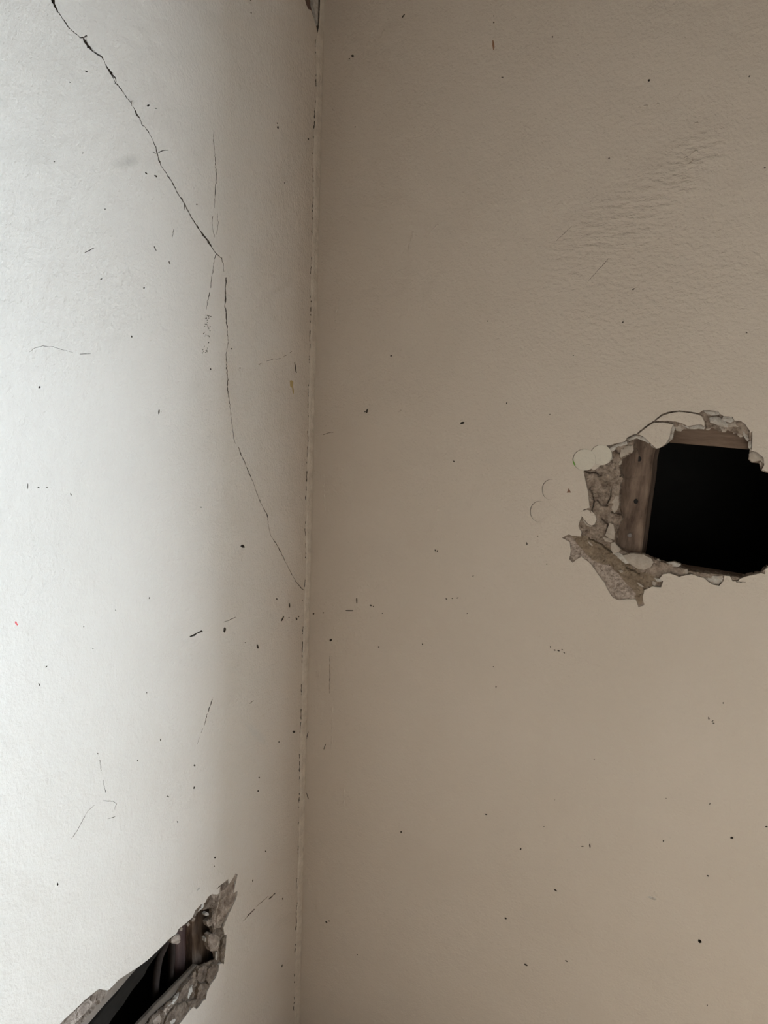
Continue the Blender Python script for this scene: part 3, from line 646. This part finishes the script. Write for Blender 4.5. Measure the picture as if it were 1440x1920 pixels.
# timbers and the slot behind
beam('L', 'grey_batten', ZA([(-380,1640),(730,560),(648,690),(-180,1640)]), .013, .012, GREYB, wall_left, 20, .0006, 3, .004, sag=.004)
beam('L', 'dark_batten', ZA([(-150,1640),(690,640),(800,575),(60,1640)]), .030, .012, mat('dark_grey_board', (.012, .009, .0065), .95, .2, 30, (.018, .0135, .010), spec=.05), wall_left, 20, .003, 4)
beam('L', 'timber_ledge', ZA([(110,1640),(1020,698),(1075,715),(210,1640)]), .0145, .006, mat('dusty_ledge', (.085, .058, .039), .9, .2, 40, (.125, .09, .063), bumps=[(120, .0008, 4)]), wall_left, 20, .001, 6, .0015)
beam('L', 'timber_upright', ZA([(1005,230),(1005,800),(1190,800),(1190,230)]), .034, .03, WOODV, wall_left, 14, .001, 8)
beam('L', 'dark_board', ZA([(895,300),(885,900),(1030,900),(1030,300)]), .050, .02, WOODD, wall_left, 14, .001, 9)
a0 = on('L', 40, 1990); a1 = on('L', 440, 1640)
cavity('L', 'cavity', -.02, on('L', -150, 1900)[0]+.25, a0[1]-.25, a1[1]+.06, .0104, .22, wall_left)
CL = [([(850,520),(880,490),(912,487),(916,540),(900,557),(878,552),(856,548)], 12, 8, UNDER, 1.5),
      ([(1112,495),(1130,482),(1160,490),(1190,505),(1188,560),(1175,600),(1130,606),(1108,560)], 4, 10, UNDER, 4),
      ([(1086,512),(1100,498),(1110,510),(1106,538),(1090,540)], 10, 7, EDGE, 1.5),
      ([(1084,345),(1098,335),(1112,340),(1108,358),(1090,362)], 12, 6, EDGE, 1.5),
      ([(1098,400),(1125,380),(1140,400),(1130,430),(1105,432)], 7, 9, UNDER, 2.5),
      ([(1090,270),(1098,235),(1112,228),(1114,270),(1108,300),(1095,295)], 5, 8, EDGE, 1.5),
      ([(1025,320),(1050,285),(1080,272),(1090,290),(1060,312),(1036,330)], 4, 7, EDGE, 1.5),
      ([(1072,300),(1092,290),(1100,305),(1080,318)], 6, 6, UNDER, 1),
      ([(990,395),(1006,370),(1018,375),(1010,400),(996,405)], 4, 6, UNDER, 1),
      ([(960,420),(978,405),(984,418),(966,432)], 5, 5, UNDER, 1),
      ([(905,460),(920,440),(934,445),(930,462),(912,466)], 4, 6, UNDER, 1),
      ([(1130,225),(1165,218),(1185,215),(1176,280),(1160,330),(1140,300)], 4, 8, BROWN, 2),
      ([(1200,150),(1245,112),(1248,140),(1225,175),(1200,190)], .8, 2, BROWN, .5),
      ([(1222,500),(1234,494),(1228,580),(1216,690),(1200,680),(1196,600),(1210,530)], 1.2, 6, BROWN, 1.5),
      ([(1180,560),(1196,600),(1192,680),(1170,700),(1160,640)], 7, 7, BROWN, 2),
      ([(1164,612),(1170,610),(1170,668),(1164,664)], 5, 3, EDGE, .4),
      ([(1150,690),(1180,700),(1178,745),(1150,800),(1120,840),(1095,800),(1110,730)], 2.5, 8, BROWN, 2.5),
      ([(1040,730),(1090,700),(1110,720),(1090,800),(1060,830),(1030,800)], 6, 8, BROWN, 2.5),
      ([(1050,830),(1100,830),(1120,850),(1090,900),(1050,960),(1030,930)], 2, 7, BROWN, 2),
      ([(990,850),(1003,840),(1000,880),(972,935),(965,920)], 2.5, 6, EDGE, .6),
      ([(930,860),(985,800),(1010,790),(1000,840),(950,910),(905,970),(900,930)], 6, 8, BROWN, 2),
      ([(970,960),(1040,930),(1060,950),(1040,995),(1010,985),(975,1010)], 2.5, 6, BROWN, 1.5),
      ([(820,1060),(880,990),(950,950),(970,1000),(930,1070),(870,1120),(810,1110)], 4, 8, BROWN, 2.5),
      ([(720,1095),(830,985),(900,920),(880,980),(800,1075),(760,1120)], 9, 6, UNDER, 1.5),
      ([(830,985),(900,905),(930,865),(915,910),(880,960),(850,985)], 7.5, 4, EDGE, .6),
      ([(845,1090),(870,1072),(890,1078),(870,1110),(850,1112)], 2, 4, EDGE, .8)]
for k, (p, d, t, m, b) in enumerate(CL):
    lump('L', 'plaster_chunk', ZA(p), d, t, m, wall_left, b, 1.7, seed=130+k, jag=.7, resample=1.2, step=.0014)
# bare pale strip of undercoat above the grey batten
lump('L', 'bare_plaster_strip', ZA([(95,1112),(160,1045),(240,968),(345,880),(375,878),(408,884),(330,960),(250,1038),(175,1115)]), 2.2, 8, UNDER, wall_left, .4, .9, seed=99, jag=.4, resample=1.6, step=.0016)
lump('L', 'corner_plaster_chunk', [(598,-140),(590,-95),(586,-45),(586.5,8),(589.5,20),(593,36),(595.3,48),(596.3,30),(597,0),(597.8,-45),(599.5,-110)], 1.0, 6, EDGE, wall_left, .4, .3, seed=140, jag=.2)
bd = on('L', 585, -20)
link('corner_undercoat', [wpt('L', 0, 1.9, .006), wpt('L', .1, 1.9, .006), wpt('L', .1, RH, .006), wpt('L', 0, RH, .006)], [(0, 3, 2, 1)], mat('reddish_undercoat', (.09, .045, .03), .95, .2, 90, (.14, .08, .055)), wall_left)
# old marks on the paint
lump('L', 'red_paint_dab', [(28,1165),(31,1165.5),(32,1169),(34.5,1171),(33,1173),(30,1171),(28,1168)], -.05, .2, mat('red_paint', (.55, .06, .05), .6), wall_left, .05, 0, jag=.2)
lump('L', 'ochre_drip', [(543.5,714),(547,713),(550,716),(549.5,724),(551,732),(551,738),(549,738),(547.5,727),(544,724)], -.05, .2, mat('ochre_drip_paint', (.36, .235, .085), .5), wall_left, .1, 0, jag=.3)
lump('L', 'brown_fleck', ZA([(1028,178),(1040,168),(1054,168),(1042,178),(1032,186)]), -.1, .3, EDGE, wall_left, .1, 0, jag=.2)
# the lifted flake beside the widest part of the crack
lump('L', 'lifted_paint_flake', [(161,70),(165,68),(172,80),(178,92),(187,103),(180,98),(172,90),(164,80)], -.9, .7, [PAINT_L, EDGE], wall_left, .2, .1, (0, .02), 141, .2)
lump('L', 'lifted_paint_flake', [(247,190),(251,188),(253,196),(251,201),(247,198)], -.8, .6, [PAINT_L, EDGE], wall_left, .2, .1, (0, .02), 142, .2)

# cables hanging in the slot: things of their own
def cable(label, pts, r):
    P = []
    for (x, y, d) in pts:
        u, v = on('L', 90+x/3.692, 1620+y/3.692, d); P.append(Vector(wpt('L', u, v, d)))
    Q = []
    for i in range(len(P)-1):
        p0, p1, p2, p3 = P[max(0, i-1)], P[i], P[i+1], P[min(len(P)-1, i+2)]
        for k in range(6):
            t = k/6; Q.append(.5*((2*p1)+(p2-p0)*t+(2*p0-5*p1+4*p2-p3)*t*t+(3*p1-p0-3*p2+p3)*t**3))
    Q.append(P[-1])
    o = tube('cable', Q, r, CABLE); o['label'] = label; o['category'] = 'cable'; o['group'] = 'cables in the broken slot'
    return o
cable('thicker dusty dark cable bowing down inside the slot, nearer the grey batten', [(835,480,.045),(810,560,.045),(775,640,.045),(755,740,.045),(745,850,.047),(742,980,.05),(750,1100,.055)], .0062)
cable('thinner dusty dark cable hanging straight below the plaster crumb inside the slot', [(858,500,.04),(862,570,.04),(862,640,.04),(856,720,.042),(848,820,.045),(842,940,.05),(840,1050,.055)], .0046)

# ================================================================== CORNER BEAD
cv, cf = [], []
n = 420
for i in range(n+1):
    py = -160 + 2140*i/n; xc = corner_x(py)
    ul, zl = on('L', xc-bead_w(py), py, 0); ur, zr = on('R', xc+.6+.9*(noise.noise((py*.010, 5, 0))+.5*noise.noise((py*.09, 6, 0))), py, 0)
    um = max(ul, .004); ur = max(ur, .0012)
    hb = max(.0004, .0016+.0012*noise.noise((py*.02, 9, 0))+.0008*noise.noise((py*.15, 3, 0)))
    cv += [(-.0005, -um, zl), (.0005+hb*.25, -um*.93, zl), (hb*.8, -um*.6, zl), (hb+ur*.4, -um*.3, zl), (ur+.0012, -.0026, zr), (ur+.0004, .0005, zr)]
for i in range(n):
    for j in range(5):
        k = i*6+j; cf.append((k, k+6, k+7, k+1))
bead = link('trim_1', cv, cf, mat('caulked_bead', (.50, .40, .31), .6, .12, 55, (.60, .49, .385), bumps=[(300, .0012, 4), (60, .002, 3)]), None, smooth=True)
structure(bead, 'uneven plaster bead running down the corner between the two cream walls', 'trim')

# ================================================================== REST OF THE ROOM, ADDED BOUNCE PARTITION
def panel(name, v, f, m, label, cat):
    return structure(link(name, v, f, m), label, cat)
panel('floor', *boxv(-.1, RW+.1, -RD-.1, .1, -.08, 0), FLOORM, 'brown boarded floor of the room below the picture', 'floor')
panel('ceiling', *boxv(-.1, RW+.1, -RD-.1, .1, RH, RH+.08), CEIL, 'dull ceiling of the room above the picture', 'ceiling')
panel('wall_back', *boxv(0, RW, -RD-.1, -RD, 0, RH), FAR, 'plain wall behind the viewer', 'wall')
panel('bounce_partition', *boxv(.95, 1.75, -1.52, -1.42, 0, 1.7), PARTN, 'added half-height cream partition behind the viewer, bouncing light to the right wall', 'wall')  # added out of view to bounce window light onto the right wall
panel('wall_side', *boxv(RW, RW+.1, -RD, 0, 0, RH), FAR, 'plain brown side wall beyond the right edge', 'wall')
a, b, c, d = WIN1; t = .05; g = .20
wn = panel('window_1', *merge([boxv(a-t, a, .004, g, c-t, d+t), boxv(b, b+t, .004, g, c-t, d+t), boxv(a, b, .004, g, c-t, c), boxv(a, b, .004, g, d, d+t)]), FRAME, 'window reveal in the right wall, beyond the right edge', 'window')

# ------------------------------------------------------------------ labels of parts that look different from their wall
PART = {'timber_stud': 'weathered brown upright timber with nail holes', 'timber_lath': 'brown horizontal timber across the hole', 'cavity': 'black hollow behind the plaster',
        'loose_plaster_piece': 'loosened painted plate of plaster', 'hammer_dent': 'round hammer mark in the paint', 'green_paint_trace': 'green paint trace', 'brown_stain': 'rusty brown streak',
        'grey_batten': 'grey batten inside the slot', 'red_paint_dab': 'small red paint dab', 'ochre_drip': 'ochre brown drip', 'undercoat': 'bare brown plaster undercoat',
        'timber_ledge': 'dusty timber ledge along the slot', 'dark_board': 'dark reddish board inside the slot', 'brown_chip': 'tiny brown triangular chip'}
for o in bpy.data.objects:
    if o.parent and o.name.split('.')[0] in PART: o['label'] = PART[o.name.split('.')[0]]
